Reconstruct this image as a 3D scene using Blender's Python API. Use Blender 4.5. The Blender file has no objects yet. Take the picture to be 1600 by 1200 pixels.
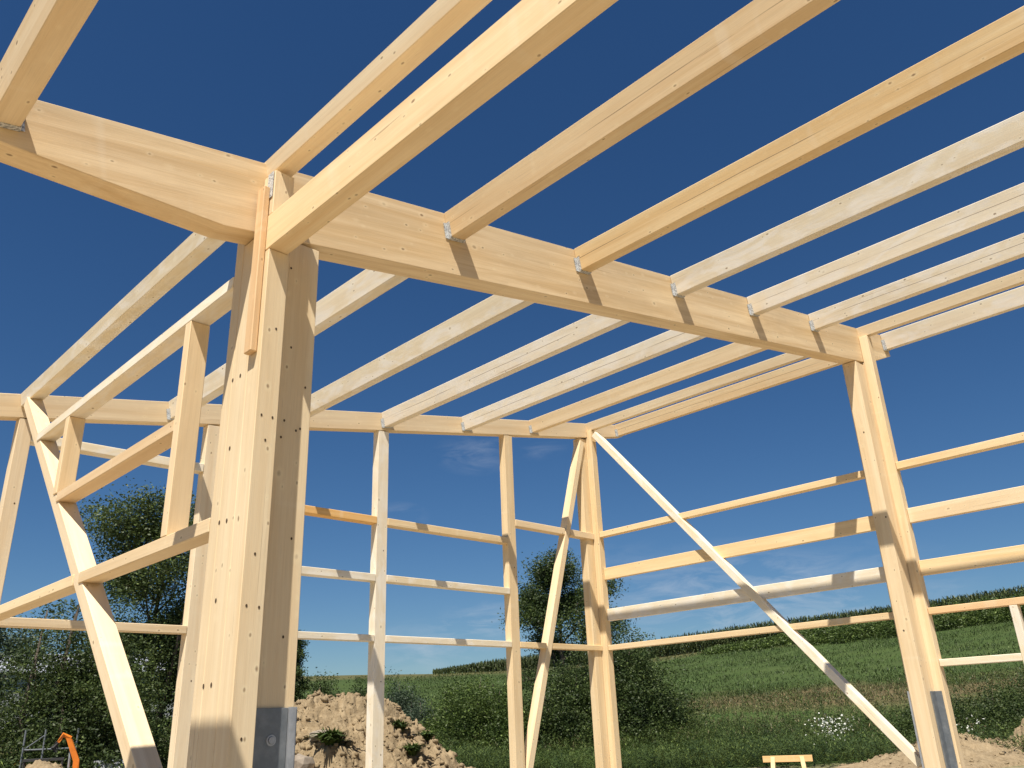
import bpy, math, random
import numpy as np
from mathutils import Matrix, Vector

# ------------------------------------------------------------------ camera, sky, sun, exposure
S = bpy.context.scene
C = S.collection
K = 1.15                      # frame units to metres
EYE = 1.6

cam = bpy.data.cameras.new('camera')
cam.sensor_width = 36.0
cam.lens = 1306.07 / 1600 * 36
cam.clip_start = 0.05
cam.clip_end = 3000
camo = bpy.data.objects.new('camera', cam)
C.objects.link(camo)
RR = ((0.71955, -0.69338, -0.03842), (0.23535, 0.29553, -0.92589), (0.65334, 0.65718, 0.37584))
r_, d_, f_ = (Vector(v).normalized() for v in RR)
camo.matrix_world = Matrix(((r_.x, -d_.x, -f_.x, 0), (r_.y, -d_.y, -f_.y, 0), (r_.z, -d_.z, -f_.z, EYE), (0, 0, 0, 1)))
S.camera = camo

SUN = Vector((-1.0, -0.61, 2.2)).normalized()
sd = bpy.data.lights.new('sun', 'SUN')
sd.energy = 4.9
sd.angle = math.radians(0.55)
sd.color = (1.0, 0.93, 0.82)
so = bpy.data.objects.new('sun', sd)
C.objects.link(so)
so.rotation_euler = SUN.to_track_quat('Z', 'Y').to_euler()

world = bpy.data.worlds.new('World')
S.world = world
world.use_nodes = True
wn = world.node_tree
bg = wn.nodes['Background']
sky = wn.nodes.new('ShaderNodeTexSky')
sky.sky_type = 'NISHITA'
sky.sun_disc = False
sky.sun_elevation = math.asin(SUN.z)
sky.sun_rotation = math.atan2(SUN.x, SUN.y)
sky.altitude = 400
sky.air_density = 1.0
sky.dust_density = 0.3
sky.ozone_density = 1.6
bg.inputs[1].default_value = 0.055


def wnode(t, **kw):
    n = wn.nodes.new(t)
    for k, v in kw.items():
        setattr(n, k, v)
    return n


def cloud_dir(az, el):
    a, e = math.radians(az), math.radians(el)
    return (math.sin(a) * math.cos(e), math.cos(a) * math.cos(e), math.sin(e))


# thin wisps of cirrus low over the hill: noise kept to a few patches of the sky
tcw = wnode('ShaderNodeTexCoord')
acc = None
for az, el, rad, amt in ((42.2, 17.4, 3.4, .30), (46.3, 17.9, 2.6, .22), (36.6, 13.3, 2.2, .25), (42.6, 6.0, 4.2, .55),
                         (38.5, 4.6, 5.0, .35), (58, 6.8, 9.0, .55), (66, 6.5, 8.0, .35), (50, 9, 6, .18)):
    dt = wnode('ShaderNodeVectorMath', operation='DISTANCE')
    mp = wnode('ShaderNodeMapping')
    mp.inputs['Scale'].default_value = (1, 1, 2.2)
    wn.links.new(tcw.outputs['Generated'], mp.inputs[0])
    wn.links.new(mp.outputs[0], dt.inputs[0])
    c = cloud_dir(az, el)
    dt.inputs[1].default_value = (c[0], c[1], c[2] * 2.2)
    mr = wnode('ShaderNodeMapRange')
    mr.inputs[1].default_value = 0
    mr.inputs[2].default_value = math.radians(rad)
    mr.inputs[3].default_value = amt
    mr.inputs[4].default_value = 0
    wn.links.new(dt.outputs['Value'], mr.inputs[0])
    if acc is None:
        acc = mr
    else:
        ad = wnode('ShaderNodeMath', operation='ADD')
        wn.links.new(acc.outputs[0], ad.inputs[0])
        wn.links.new(mr.outputs[0], ad.inputs[1])
        acc = ad
mpn = wnode('ShaderNodeMapping')
mpn.inputs['Scale'].default_value = (9, 9, 34)
mpn.inputs['Rotation'].default_value = (0.25, 0.1, 0)
wn.links.new(tcw.outputs['Generated'], mpn.inputs[0])
nz = wnode('ShaderNodeTexNoise')
nz.inputs['Scale'].default_value = 1.6
nz.inputs['Detail'].default_value = 8
nz.inputs['Roughness'].default_value = .62
nz.inputs['Distortion'].default_value = .8
wn.links.new(mpn.outputs[0], nz.inputs['Vector'])
mr2 = wnode('ShaderNodeMapRange')
mr2.inputs[1].default_value = .42
mr2.inputs[2].default_value = .75
wn.links.new(nz.outputs[0], mr2.inputs[0])
mul = wnode('ShaderNodeMath', operation='MULTIPLY')
wn.links.new(acc.outputs[0], mul.inputs[0])
wn.links.new(mr2.outputs[0], mul.inputs[1])
mixc = wnode('ShaderNodeMix', data_type='RGBA')
wn.links.new(mul.outputs[0], mixc.inputs[0])
hs = wnode('ShaderNodeHueSaturation')
hs.inputs['Saturation'].default_value = 1.22
wn.links.new(sky.outputs[0], hs.inputs['Color'])
tint = wnode('ShaderNodeMix', data_type='RGBA', blend_type='MULTIPLY')
tint.inputs[0].default_value = 1
tint.inputs[7].default_value = (.60, .745, .885, 1)
wn.links.new(hs.outputs[0], tint.inputs[6])
wn.links.new(tint.outputs[2], mixc.inputs[6])
mixc.inputs[7].default_value = (7.5, 8.0, 8.8, 1)
wn.links.new(mixc.outputs[2], bg.inputs[0])

S.view_settings.view_transform = 'Standard'
S.view_settings.look = 'None'
S.view_settings.exposure = 0.62
S.view_settings.gamma = 1


# ------------------------------------------------------------------ helpers
def tag(o, label=None, cat=None, group=None, kind=None):
    if label: o['label'] = label
    if cat: o['category'] = cat
    if group: o['group'] = group
    if kind: o['kind'] = kind
    return o


def W(p):
    return Vector((K * p[0], K * p[1], K * p[2] + EYE))


def polar(az, r, z=0.0):
    a = math.radians(az)
    return Vector((r * math.sin(a), r * math.cos(a), z))


class MB:
    def __init__(self):
        self.v, self.f, self.m = [], [], []

    def add(self, vs, fs, mi=0):
        b = len(self.v)
        self.v += [tuple(p) for p in vs]
        self.f += [tuple(b + i for i in f) for f in fs]
        self.m += [mi] * len(fs)

    def chamfer_prism(self, prof, a, b, ch=0.0, mi=0):
        """prof: list of (u,v) CCW; extruded along x from a to b"""
        n = len(prof)
        vs = [(a, p[0], p[1]) for p in prof] + [(b, p[0], p[1]) for p in prof]
        fs = [tuple(reversed(range(n))), tuple(range(n, 2 * n))]
        fs += [(i, (i + 1) % n, n + (i + 1) % n, n + i) for i in range(n)]
        fs = [tuple(reversed(f)) for f in fs]
        self.add(vs, fs, mi)

    def box(self, x0, x1, y0, y1, z0, z1, mi=0):
        vs = [(x0, y0, z0), (x1, y0, z0), (x1, y1, z0), (x0, y1, z0), (x0, y0, z1), (x1, y0, z1), (x1, y1, z1), (x0, y1, z1)]
        self.add(vs, [(0, 3, 2, 1), (4, 5, 6, 7), (0, 1, 5, 4), (1, 2, 6, 5), (2, 3, 7, 6), (3, 0, 4, 7)], mi)

    def tube(self, pts, rad, seg=6, mi=0, cap=True):
        pts = [Vector(p) for p in pts]
        if not hasattr(rad, '__len__'): rad = [rad] * len(pts)
        rings = []
        for i, p in enumerate(pts):
            t = (pts[min(i + 1, len(pts) - 1)] - pts[max(i - 1, 0)])
            t = t.normalized() if t.length > 1e-9 else Vector((0, 0, 1))
            u = t.cross(Vector((0.13, 0.31, 0.94)))
            if u.length < 1e-3: u = t.cross(Vector((1, 0, 0)))
            u.normalize()
            w = t.cross(u)
            rings.append([p + (u * math.cos(2 * math.pi * k / seg) + w * math.sin(2 * math.pi * k / seg)) * rad[i] for k in range(seg)])
        vs = [q for r in rings for q in r]
        fs = []
        for i in range(len(pts) - 1):
            for k in range(seg):
                a, b = i * seg + k, i * seg + (k + 1) % seg
                fs.append((a, b, b + seg, a + seg))
        if cap:
            fs.append(tuple(reversed(range(seg))))
            fs.append(tuple(range((len(pts) - 1) * seg, len(pts) * seg)))
        self.add(vs, fs, mi)

    def build(self, name, mats, parent=None, smooth=False, bevel=0.0):
        me = bpy.data.meshes.new(name)
        me.from_pydata(self.v, [], self.f)
        if not isinstance(mats, (list, tuple)): mats = [mats]
        for m in mats: me.materials.append(m)
        me.polygons.foreach_set('material_index', self.m)
        if smooth: me.polygons.foreach_set('use_smooth', [True] * len(self.f))
        if bevel:
            import bmesh
            bm = bmesh.new()
            bm.from_mesh(me)
            bmesh.ops.recalc_face_normals(bm, faces=bm.faces)
            es = [e for e in bm.edges if len(e.link_faces) == 2 and e.calc_face_angle(0) > 0.6]
            bmesh.ops.bevel(bm, geom=es, offset=bevel, segments=1, affect='EDGES', clamp_overlap=True)
            bm.to_mesh(me)
            bm.free()
        me.update()
        o = bpy.data.objects.new(name, me)
        C.objects.link(o)
        if parent: o.parent = parent
        return o


def np_mesh(name, verts, quads, mats, midx=None, parent=None, smooth=False):
    me = bpy.data.meshes.new(name)
    nv, nf, k = len(verts), len(quads), quads.shape[1]
    me.vertices.add(nv)
    me.vertices.foreach_set('co', verts.astype(np.float32).ravel())
    me.loops.add(nf * k)
    me.loops.foreach_set('vertex_index', quads.astype(np.int32).ravel())
    me.polygons.add(nf)
    me.polygons.foreach_set('loop_start', np.arange(0, nf * k, k, dtype=np.int32))
    if not isinstance(mats, (list, tuple)): mats = [mats]
    for m in mats: me.materials.append(m)
    if midx is not None: me.polygons.foreach_set('material_index', midx.astype(np.int32))
    if smooth: me.polygons.foreach_set('use_smooth', np.ones(nf, dtype=bool))
    me.update(calc_edges=True)
    o = bpy.data.objects.new(name, me)
    C.objects.link(o)
    if parent: o.parent = parent
    return o


# ------------------------------------------------------------------ materials
class NT:
    def __init__(self, name):
        self.m = bpy.data.materials.new(name)
        self.m.use_nodes = True
        self.t = self.m.node_tree
        self.b = self.t.nodes['Principled BSDF']

    def n(self, typ, **kw):
        nd = self.t.nodes.new(typ)
        for k, v in kw.items(): setattr(nd, k, v)
        return nd

    def l(self, a, b):
        self.t.links.new(a, b)

    def mapping(self, src, scale, loc=None):
        m = self.n('ShaderNodeMapping')
        m.inputs['Scale'].default_value = scale
        self.l(src, m.inputs[0])
        if loc is not None: m.inputs['Location'].default_value = loc
        return m.outputs[0]

    def noise(self, vec, scale=1.0, detail=4, rough=.55, dist=0.0, col=False):
        m = self.n('ShaderNodeTexNoise')
        m.inputs['Scale'].default_value = scale
        m.inputs['Detail'].default_value = detail
        m.inputs['Roughness'].default_value = rough
        m.inputs['Distortion'].default_value = dist
        self.l(vec, m.inputs['Vector'])
        return m.outputs[1 if col else 0]

    def rng(self, v, a, b, c=0.0, d=1.0):
        m = self.n('ShaderNodeMapRange')
        for i, x in enumerate((a, b, c, d)): m.inputs[i + 1].default_value = x
        self.l(v, m.inputs[0])
        return m.outputs[0]

    def math(self, op, a, b=None, c=None):
        m = self.n('ShaderNodeMath', operation=op)
        for i, x in enumerate((a, b, c)):
            if x is None: continue
            if isinstance(x, (int, float)): m.inputs[i].default_value = x
            else: self.l(x, m.inputs[i])
        return m.outputs[0]

    def mix(self, f, a, b, blend='MIX'):
        m = self.n('ShaderNodeMix', data_type='RGBA', blend_type=blend)
        for i, x in ((0, f), (6, a), (7, b)):
            if isinstance(x, (int, float)): m.inputs[i].default_value = x
            elif isinstance(x, (tuple, list)): m.inputs[i].default_value = (*x[:3], 1)
            else: self.l(x, m.inputs[i])
        return m.outputs[2]

    def bump(self, h, strength, dist=.01):
        m = self.n('ShaderNodeBump')
        m.inputs['Strength'].default_value = strength
        m.inputs['Distance'].default_value = dist
        self.l(h, m.inputs['Height'])
        self.l(m.outputs[0], self.b.inputs['Normal'])


def wood(name, base, streak, blotch=None, seam=False, lam=False, knots=1.0, spot=0.0):
    t = NT(name)
    tc = t.n('ShaderNodeTexCoord')
    oi = t.n('ShaderNodeObjectInfo')
    add = t.n('ShaderNodeVectorMath', operation='ADD')
    off = t.n('ShaderNodeCombineXYZ')
    for i, k in enumerate((37.0, 91.0, 53.0)):
        t.l(t.math('MULTIPLY', oi.outputs['Random'], k), off.inputs[i])
    t.l(tc.outputs['Object'], add.inputs[0])
    t.l(off.outputs[0], add.inputs[1])
    v = add.outputs[0]
    sep = t.n('ShaderNodeSeparateXYZ')
    t.l(tc.outputs['Object'], sep.inputs[0])
    # wavy long streaks, growth lines, fibres
    s1 = t.noise(t.mapping(v, (.55, 13, 13)), 1, 5, .6, .7)
    s2 = t.noise(t.mapping(v, (1.3, 62, 62)), 1, 4, .65, .5)
    s3 = t.noise(t.mapping(v, (5, 260, 260)), 1, 2, .6)
    col = t.mix(t.rng(s1, .36, .68), base, streak)
    col = t.mix(t.rng(s2, .5, .78, 0, .36), col, tuple(c * .80 for c in streak))
    col = t.mix(t.rng(s3, .45, .8, 0, .25), col, tuple(c * .7 for c in streak))
    # per-piece tone
    hsv = t.n('ShaderNodeHueSaturation')
    t.l(col, hsv.inputs['Color'])
    t.l(t.rng(oi.outputs['Random'], 0, 1, .90, 1.12), hsv.inputs['Saturation'])
    t.l(t.rng(t.math('FRACT', t.math('MULTIPLY', oi.outputs['Random'], 7.3)), 0, 1, .93, 1.05), hsv.inputs['Value'])
    col = hsv.outputs[0]
    if lam:      # glued lamellae, each its own tone
        fl = t.math('FLOOR', t.math('DIVIDE', sep.outputs[2], .046))
        wnz = t.n('ShaderNodeTexWhiteNoise', noise_dimensions='2D')
        cb = t.n('ShaderNodeCombineXYZ')
        t.l(fl, cb.inputs[0])
        t.l(t.math('FLOOR', t.math('ADD', t.math('DIVIDE', sep.outputs[0], 3.1), t.math('MULTIPLY', fl, .37))), cb.inputs[1])
        t.l(cb.outputs[0], wnz.inputs['Vector'])
        col = t.mix(t.rng(wnz.outputs[0], 0, 1, 0, .24), col, tuple(c * .72 for c in streak))
    if blotch:   # pale patches left by the planer
        bn = t.noise(t.mapping(v, (2.6, 7, 7)), 1, 5, .55, 1.2)
        col = t.mix(t.rng(bn, .46, .62, 0, .5), col, blotch)
        bn2 = t.noise(t.mapping(v, (3.6, 9, 9), (4, 9, 2)), 1, 4, .5, 1.6)
        col = t.mix(t.rng(bn2, .58, .66, 0, .28), col, tuple(c * .80 for c in blotch))
    st = t.noise(t.mapping(v, (.9, 2.2, 2.2), (7, 3, 5)), 1, 6, .62, .6)
    col = t.mix(t.rng(st, .50, .72, 0, .30), col, tuple(c * .74 for c in streak))
    st2 = t.noise(t.mapping(v, (1.7, 26, 26), (2, 8, 1)), 1, 5, .7, 2.2)
    col = t.mix(t.rng(st2, .60, .72, 0, .35), col, (.60, .46, .30))
    ck = t.noise(t.mapping(v, (.8, 38, 38), (11, 4, 9)), 1, 3, .5, .25)
    col = t.mix(t.rng(ck, .715, .735, 0, .55), col, (.34, .22, .12))
    # chatter marks across the grain
    ch = t.noise(t.mapping(v, (7, .9, .9)), 1, 2, .5)
    col = t.mix(t.rng(ch, .66, .74, 0, .16), col, (.9, .82, .66))
    # knots
    if knots:
        for sc, th, pr, dark in (((5.2, 8.5, 8.5), .085, .62, .9), ((10, 16, 16), .12, .70, .75), ((3.1, 4.2, 4.2), .060, .50, .55)):
            wob = t.noise(v, 9, 2, .5, 0, True)
            mv = t.n('ShaderNodeVectorMath', operation='MULTIPLY_ADD')
            t.l(wob, mv.inputs[0])
            mv.inputs[1].default_value = (.02, .012, .012)
            t.l(v, mv.inputs[2])
            vo = t.n('ShaderNodeTexVoronoi')
            vo.inputs['Scale'].default_value = 1
            t.l(t.mapping(mv.outputs[0], sc, (sc[0], 1.3, 2.7)), vo.inputs['Vector'])
            sp = t.n('ShaderNodeSeparateColor')
            t.l(vo.outputs['Color'], sp.inputs[0])
            keep = t.math('GREATER_THAN', sp.outputs[0], 1 - (1 - pr) * 1.75 * knots)
            halo = t.math('MULTIPLY', t.rng(vo.outputs['Distance'], th * .8, th * 2.2, 1, 0), keep)
            core = t.math('MULTIPLY', t.rng(vo.outputs['Distance'], th * .45, th, 1, 0), keep)
            col = t.mix(t.math('MULTIPLY', halo, .30), col, tuple(min(.9, c * 1.12) for c in base))
            col = t.mix(t.math('MULTIPLY', core, .85 * dark), col, (.17, .085, .035))
    if seam:     # glue line / crack running along the middle of the board
        wv = t.noise(t.mapping(v, (1.2, 1, 1)), 1, 2, .5)
        zz = t.math('ABSOLUTE', t.math('ADD', sep.outputs[2], t.rng(wv, 0, 1, -.016, .010)))
        ln = t.rng(zz, .0011, .0030, 1, 0)
        brk = t.rng(t.noise(t.mapping(v, (.9, .2, .2)), 1, 2, .5), .40, .50, 0, .85)
        col = t.mix(t.math('MULTIPLY', ln, brk), col, (.14, .08, .04))
    t.l(col, t.b.inputs['Base Color'])
    t.b.inputs['Roughness'].default_value = .62
    t.b.inputs['Specular IOR Level'].default_value = .25
    t.bump(t.math('ADD', s2, s3), .16, .003)
    return t.m


M = {}
M['cream'] = wood('spruce_cream', (.84, .68, .45), (.74, .55, .32), lam=False)
M['post'] = wood('spruce_post', (.86, .71, .48), (.78, .60, .37), knots=.8)
M['glulam'] = wood('glulam', (.85, .68, .45), (.66, .48, .275), lam=True, knots=.9)
M['pale'] = wood('spruce_pale', (.84, .74, .56), (.76, .64, .45), blotch=(.86, .83, .77), seam=False)
M['pale_seam'] = wood('spruce_pale_seam', (.84, .74, .57), (.77, .65, .47), blotch=(.87, .82, .74), seam=True)
M['honey'] = wood('spruce_honey', (.84, .66, .41), (.74, .54, .30), seam=False)
M['honey_seam'] = wood('spruce_honey_seam', (.85, .66, .40), (.76, .54, .29), seam=True)
M['honey_dark'] = wood('spruce_tan', (.80, .59, .34), (.72, .49, .25))
M['orange'] = wood('larch_orange', (.80, .54, .28), (.72, .44, .19), knots=.7)
M['batten'] = wood('batten', (.80, .56, .32), (.68, .42, .20), knots=1.2)


def simple(name, col, rough=.6, metal=0.0, nscale=0, c2=None, lo=.4, hi=.6, bumps=0, bdist=.01, spec=None):
    t = NT(name)
    if nscale:
        tc = t.n('ShaderNodeTexCoord')
        n = t.noise(tc.outputs['Object'], nscale, 6, .62)
        t.l(t.mix(t.rng(n, lo, hi), col, c2), t.b.inputs['Base Color'])
        if bumps: t.bump(n, bumps, bdist)
    else:
        t.b.inputs['Base Color'].default_value = (*col, 1)
    t.b.inputs['Roughness'].default_value = rough
    t.b.inputs['Metallic'].default_value = metal
    if spec is not None: t.b.inputs['Specular IOR Level'].default_value = spec
    return t.m


M['hole'] = simple('drill_hole', (.075, .045, .022), .9)
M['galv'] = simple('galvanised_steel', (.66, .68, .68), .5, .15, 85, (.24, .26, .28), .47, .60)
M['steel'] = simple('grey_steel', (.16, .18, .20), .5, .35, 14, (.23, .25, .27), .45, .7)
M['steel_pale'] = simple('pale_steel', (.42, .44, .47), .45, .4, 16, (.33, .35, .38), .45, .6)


# ------------------------------------------------------------------ terrain
EL = [(-180, .2), (-60, .3), (0, 1.0), (14, 2.0), (22, 2.6), (27, 3.0), (30, 3.25), (37, 3.2), (39, 3.15), (44, 3.25), (52.5, 3.55), (58.6, 4.05), (67.3, 4.5), (75.2, 4.98), (90, 5.8), (120, 3), (180, .2)]
EAZ, EEL = np.array([e[0] for e in EL], float), np.array([e[1] for e in EL], float)
RT = 112.0


def ground_z(x, y):
    x = np.asarray(x, float)
    y = np.asarray(y, float)
    r = np.hypot(x, y)
    az = np.degrees(np.arctan2(x, y))
    H = EYE + RT * np.tan(np.radians(np.interp(az, EAZ, EEL)))
    t = np.clip((r - 34) / (RT - 34), 0, 1)
    t = t - .10 * np.sin(math.pi * t) * np.clip(1 - t, 0, 1) * 1.5
    h = H * t
    h = np.where(r > RT, H - (r - RT) * .012 * np.minimum(1, (r - RT) / 30), h)
    und = .10 * np.sin(x * .37 + 1.1) * np.cos(y * .31) + .06 * np.sin(x * .9 + y * .7)
    return h + und * np.clip((r - 14) / 10, 0, 1) * np.clip(1 - (r - 80) / 40, .2, 1)


def gz(x, y): return float(ground_z(x, y))


def gp(az, r, dz=0.0):
    p = polar(az, r)
    p.z = gz(p.x, p.y) + dz
    return p


def build_ground():
    rs = np.concatenate([np.linspace(0.02, 30, 41), np.linspace(30, 135, 120)[1:], np.geomspace(135, 1500, 24)[1:]])
    na = 540
    az = np.linspace(0, 2 * math.pi, na, endpoint=False)
    Rg, A = np.meshgrid(rs, az, indexing='ij')
    x, y = Rg * np.sin(A), Rg * np.cos(A)
    v = np.stack([x, y, ground_z(x, y)], -1).reshape(-1, 3)
    v = np.vstack([v, [[0, 0, 0]]])
    i, j = np.meshgrid(np.arange(len(rs) - 1), np.arange(na), indexing='ij')
    a = (i * na + j).ravel()
    b = (i * na + (j + 1) % na).ravel()
    q = np.stack([a, a + na, b + na, b], -1)
    q = np.vstack([q, np.stack([np.full(na, len(v) - 1), np.arange(na), (np.arange(na) + 1) % na, (np.arange(na) + 1) % na], -1)[:0]])
    t = NT('ground')
    geo = t.n('ShaderNodeNewGeometry')
    P = geo.outputs['Position']
    ln = t.n('ShaderNodeVectorMath', operation='LENGTH')
    fl = t.n('ShaderNodeVectorMath', operation='MULTIPLY')
    fl.inputs[1].default_value = (1, 1, 0)
    t.l(P, fl.inputs[0])
    t.l(fl.outputs[0], ln.inputs[0])
    r = ln.outputs['Value']
    nb = t.noise(t.mapping(P, (.12, .12, .12)), 1, 6, .6)
    nm = t.noise(P, .55, 8, .65)
    nf = t.noise(P, 5, 8, .7)
    soil = t.mix(t.rng(nm, .35, .65), (.30, .235, .15), (.22, .17, .105))
    soil = t.mix(t.rng(nf, .4, .7), soil, (.50, .40, .27))
    green = t.mix(t.rng(nm, .35, .7), (.045, .085, .022), (.065, .11, .03))
    green = t.mix(t.rng(nf, .4, .75, 0, .5), green, (.10, .13, .045))
    # mown meadow with faint rows along the slope
    rows = t.noise(t.mapping(P, (.10, 2.2, .1)), 1, 4, .6)
    mead = t.mix(t.rng(nb, .35, .65), (.046, .076, .022), (.062, .092, .027))
    mead = t.mix(t.rng(nm, .42, .62, 0, .55), mead, (.034, .055, .017))
    mead = t.mix(t.rng(rows, .4, .65, 0, .5), mead, (.065, .085, .032))
    mead = t.mix(t.rng(nf, .45, .7, 0, .45), mead, (.035, .07, .02))
    dry = t.mix(t.rng(nf, .4, .7), (.16, .12, .065), (.09, .085, .04))
    rn = t.math('ADD', r, t.rng(nb, 0, 1, -9, 9))
    rs_ = t.math('ADD', r, t.rng(nm, 0, 1, -3, 3))
    c = t.mix(t.rng(rs_, 27, 30), soil, green)
    c = t.mix(t.rng(rn, 50, 58), c, dry)
    c = t.mix(t.rng(rn, 60, 66), c, mead)
    c = t.mix(t.rng(rn, 100, 106), c, t.mix(.55, mead, dry))
    t.l(c, t.b.inputs['Base Color'])
    t.b.inputs['Roughness'].default_value = .95
    t.b.inputs['Specular IOR Level'].default_value = .1
    t.bump(nf, .6, .06)
    o = np_mesh('ground', v, q, t.m, smooth=True)
    tag(o, kind='structure')
    # centre fan
    mb = MB()
    n = na
    ring = [tuple(v[k]) for k in range(n)]
    return o


# inner disc is covered by starting the rings at a tiny radius
_rs0 = 0.75
build_ground()


def site_floor():
    # unseen pale slab, added to bounce light up onto the timber undersides
    mb = MB()
    mb.box(1.30 * K, 8.22 * K, -.95 * K, 6.93 * K, -.25, .022)
    t = NT('bounce_slab_mat')
    tc = t.n('ShaderNodeTexCoord')
    a = t.noise(tc.outputs['Object'], .8, 7, .6)
    b = t.noise(tc.outputs['Object'], 14, 6, .65)
    c = t.mix(t.rng(a, .35, .65), (.33, .31, .27), (.27, .25, .21))
    c = t.mix(t.rng(b, .5, .75, 0, .4), c, (.22, .20, .17))
    t.l(c, t.b.inputs['Base Color'])
    t.b.inputs['Roughness'].default_value = .9
    t.bump(b, .3, .004)
    o = mb.build('bounce_slab', t.m, bevel=.01)
    tag(o, kind='structure')


site_floor()

# ------------------------------------------------------------------ the timber frame
AL = 0.17870226615613938
U = Vector((math.cos(AL), 0, math.sin(AL)))
N = Vector((-math.sin(AL), 0, math.cos(AL)))
G0 = 2.122816897753846


def SP(s, n, y):
    """roof plane point: s up the slope, n above the roof line"""
    p = U * s + N * (G0 + n)
    p.y = y
    return p


def roof_z(x):
    return (G0 + x * math.sin(AL)) / math.cos(AL)


ROOT = bpy.data.objects.new('timber_frame', None)
C.objects.link(ROOT)
ROOT.location = W((4.76, 3.067, 0))
ROOT.location.z = 0.0
tag(ROOT, 'unfinished shed skeleton of pale spruce posts, girders, purlins and braces open to the blue sky', 'building')


MAT = {}


def place(o, c, ax, ay, az):
    m = Matrix(((ax.x, ay.x, az.x, c.x), (ax.y, ay.y, az.y, c.y), (ax.z, ay.z, az.z, c.z), (0, 0, 0, 1)))
    MAT[o.name] = m.copy()
    if o.parent is ROOT:
        m = Matrix.Translation(-ROOT.location) @ m
    o.matrix_local = m


def beam(name, a, b, w, h, zdir, mat, parent=ROOT, bev=.004, label=None):
    """box from a to b (frame units, axis line), width w, height h along zdir"""
    a, b = W(a), W(b)
    ax = (b - a).normalized()
    zd = Vector(zdir)
    ay = zd.cross(ax).normalized()
    az = ax.cross(ay).normalized()
    L = (b - a).length
    mb = MB()
    mb.box(-L / 2, L / 2, -w * K / 2, w * K / 2, -h * K / 2, h * K / 2)
    o = mb.build(name, mat, parent, bevel=bev)
    place(o, (a + b) / 2, ax, ay, az)
    if label: o['label'] = label
    return o


def bar(name, x0, x1, y0, y1, z0, z1, axis, mat, **kw):
    cx, cy, cz = (x0 + x1) / 2, (y0 + y1) / 2, (z0 + z1) / 2
    if axis == 'x': return beam(name, (x0, cy, cz), (x1, cy, cz), y1 - y0, z1 - z0, (0, 0, 1), mat, **kw)
    if axis == 'y': return beam(name, (cx, y0, cz), (cx, y1, cz), x1 - x0, z1 - z0, (0, 0, 1), mat, **kw)
    return beam(name, (cx, cy, z0), (cx, cy, z1), x1 - x0, y1 - y0, (0, 1, 0), mat, **kw)


GROUND = -(EYE) / K          # z of the floor in frame units
ZD = GROUND + .02


def girder(name, prof, y0, y1, mat):
    """prof in roof coordinates (s,n); extruded in y"""
    mb = MB()
    sc, nc = (prof[0][0] + prof[2][0]) / 2, -.18
    P = [((s - sc) * K, (n - nc) * K) for s, n in prof]
    h = (y1 - y0) * K / 2
    n = len(P)
    vs = [(p[0], -h, p[1]) for p in P] + [(p[0], h, p[1]) for p in P]
    fs = [tuple(range(n)), tuple(reversed(range(n, 2 * n)))] + [(i, n + i, n + (i + 1) % n, (i + 1) % n) for i in range(n)]
    fs = [tuple(reversed(f)) for f in fs]
    mb.add(vs, fs)
    o = mb.build(name, mat, ROOT, bevel=.004)
    c = W(SP(sc, nc, (y0 + y1) / 2))
    place(o, c, U, Vector((0, 1, 0)), N)
    return o


GP = [(.50, 0), (.50, -.170), (1.626, -.368), (8.53, -.368), (9.22, -.232), (9.22, 0)]
girder('girder', GP, 3.0, 3.133, M['glulam'])
girder('girder', GP, -.667, -.534, M['glulam'])
PP = [(.50, 0), (.50, -.175), (1.626, -.182), (8.48, -.190), (9.22, -.160), (9.22, 0)]
girder('wall_plate', PP, 6.673, 6.773, M['honey'])


def hanger(parent, s, w, n0, n1, y, side):
    """galvanised joist hanger: two nail flanges, a seat and two cheeks; side=-1 beam comes from -y"""
    mb = MB()
    t = .0022
    wd = w * K
    top, bot = n0 * K, n1 * K
    for sg in (-1, 1):
        a = sg * (wd / 2 + .001)
        mb.box(min(a, a + sg * .022), max(a, a + sg * .022), -t, 0, bot, top)
        mb.box(min(a, a + sg * t), max(a, a + sg * t), -.034, -t, bot, top)
    mb.box(-wd / 2 - .003, wd / 2 + .003, -.03, 0, bot - .006, bot - .001)
    o = mb.build('joist_hanger', M['galv'], parent)
    c = W(SP(s + w / 2, 0, y))
    m = Matrix(((U.x, 0, N.x, c.x), (U.y, 1, N.y, c.y), (U.z, 0, N.z, c.z), (0, 0, 0, 1)))
    if parent is ROOT: m = Matrix.Translation(-ROOT.location) @ m
    else: m = MAT[parent.name].inverted() @ m
    o.matrix_local = m
    return o


def purlin(s, y0, y1, mat, w=.098, h=.157, hang=True, s2=None, label=None, dn=0):
    s2 = s if s2 is None else s2
    o = beam('purlin', SP(s + w / 2, dn - h / 2, y0), SP(s2 + w / 2, dn - h / 2, y1), w, h, N, mat, label=label)
    if hang:
        hanger(o, s2, w, -.065, -h, y1 - .0015, -1)
    return o


YF = -.534
front = [(.748, 'cream'), (2.934, 'honey_seam'), (4.030, 'honey_seam'), (5.118, 'pale'), (6.237, 'pale_seam'), (7.37, 'pale_seam')]
for s, m in front:
    purlin(s - (.05 if 2 < s < 3 else 0), YF + .002, 3.0 - .002, M[m], s2=s)
back = [(.748, 'cream'), (2.960, 2.973, 'pale'), (4.055, 4.085, 'pale'), (5.150, 5.180, 'pale_seam'), (6.262, 6.286, 'pale_seam'), (7.375, 7.387, 'honey')]
for it in back[1:]:
    purlin(it[0], 3.135, 6.671, M[it[2]], s2=it[1])
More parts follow.
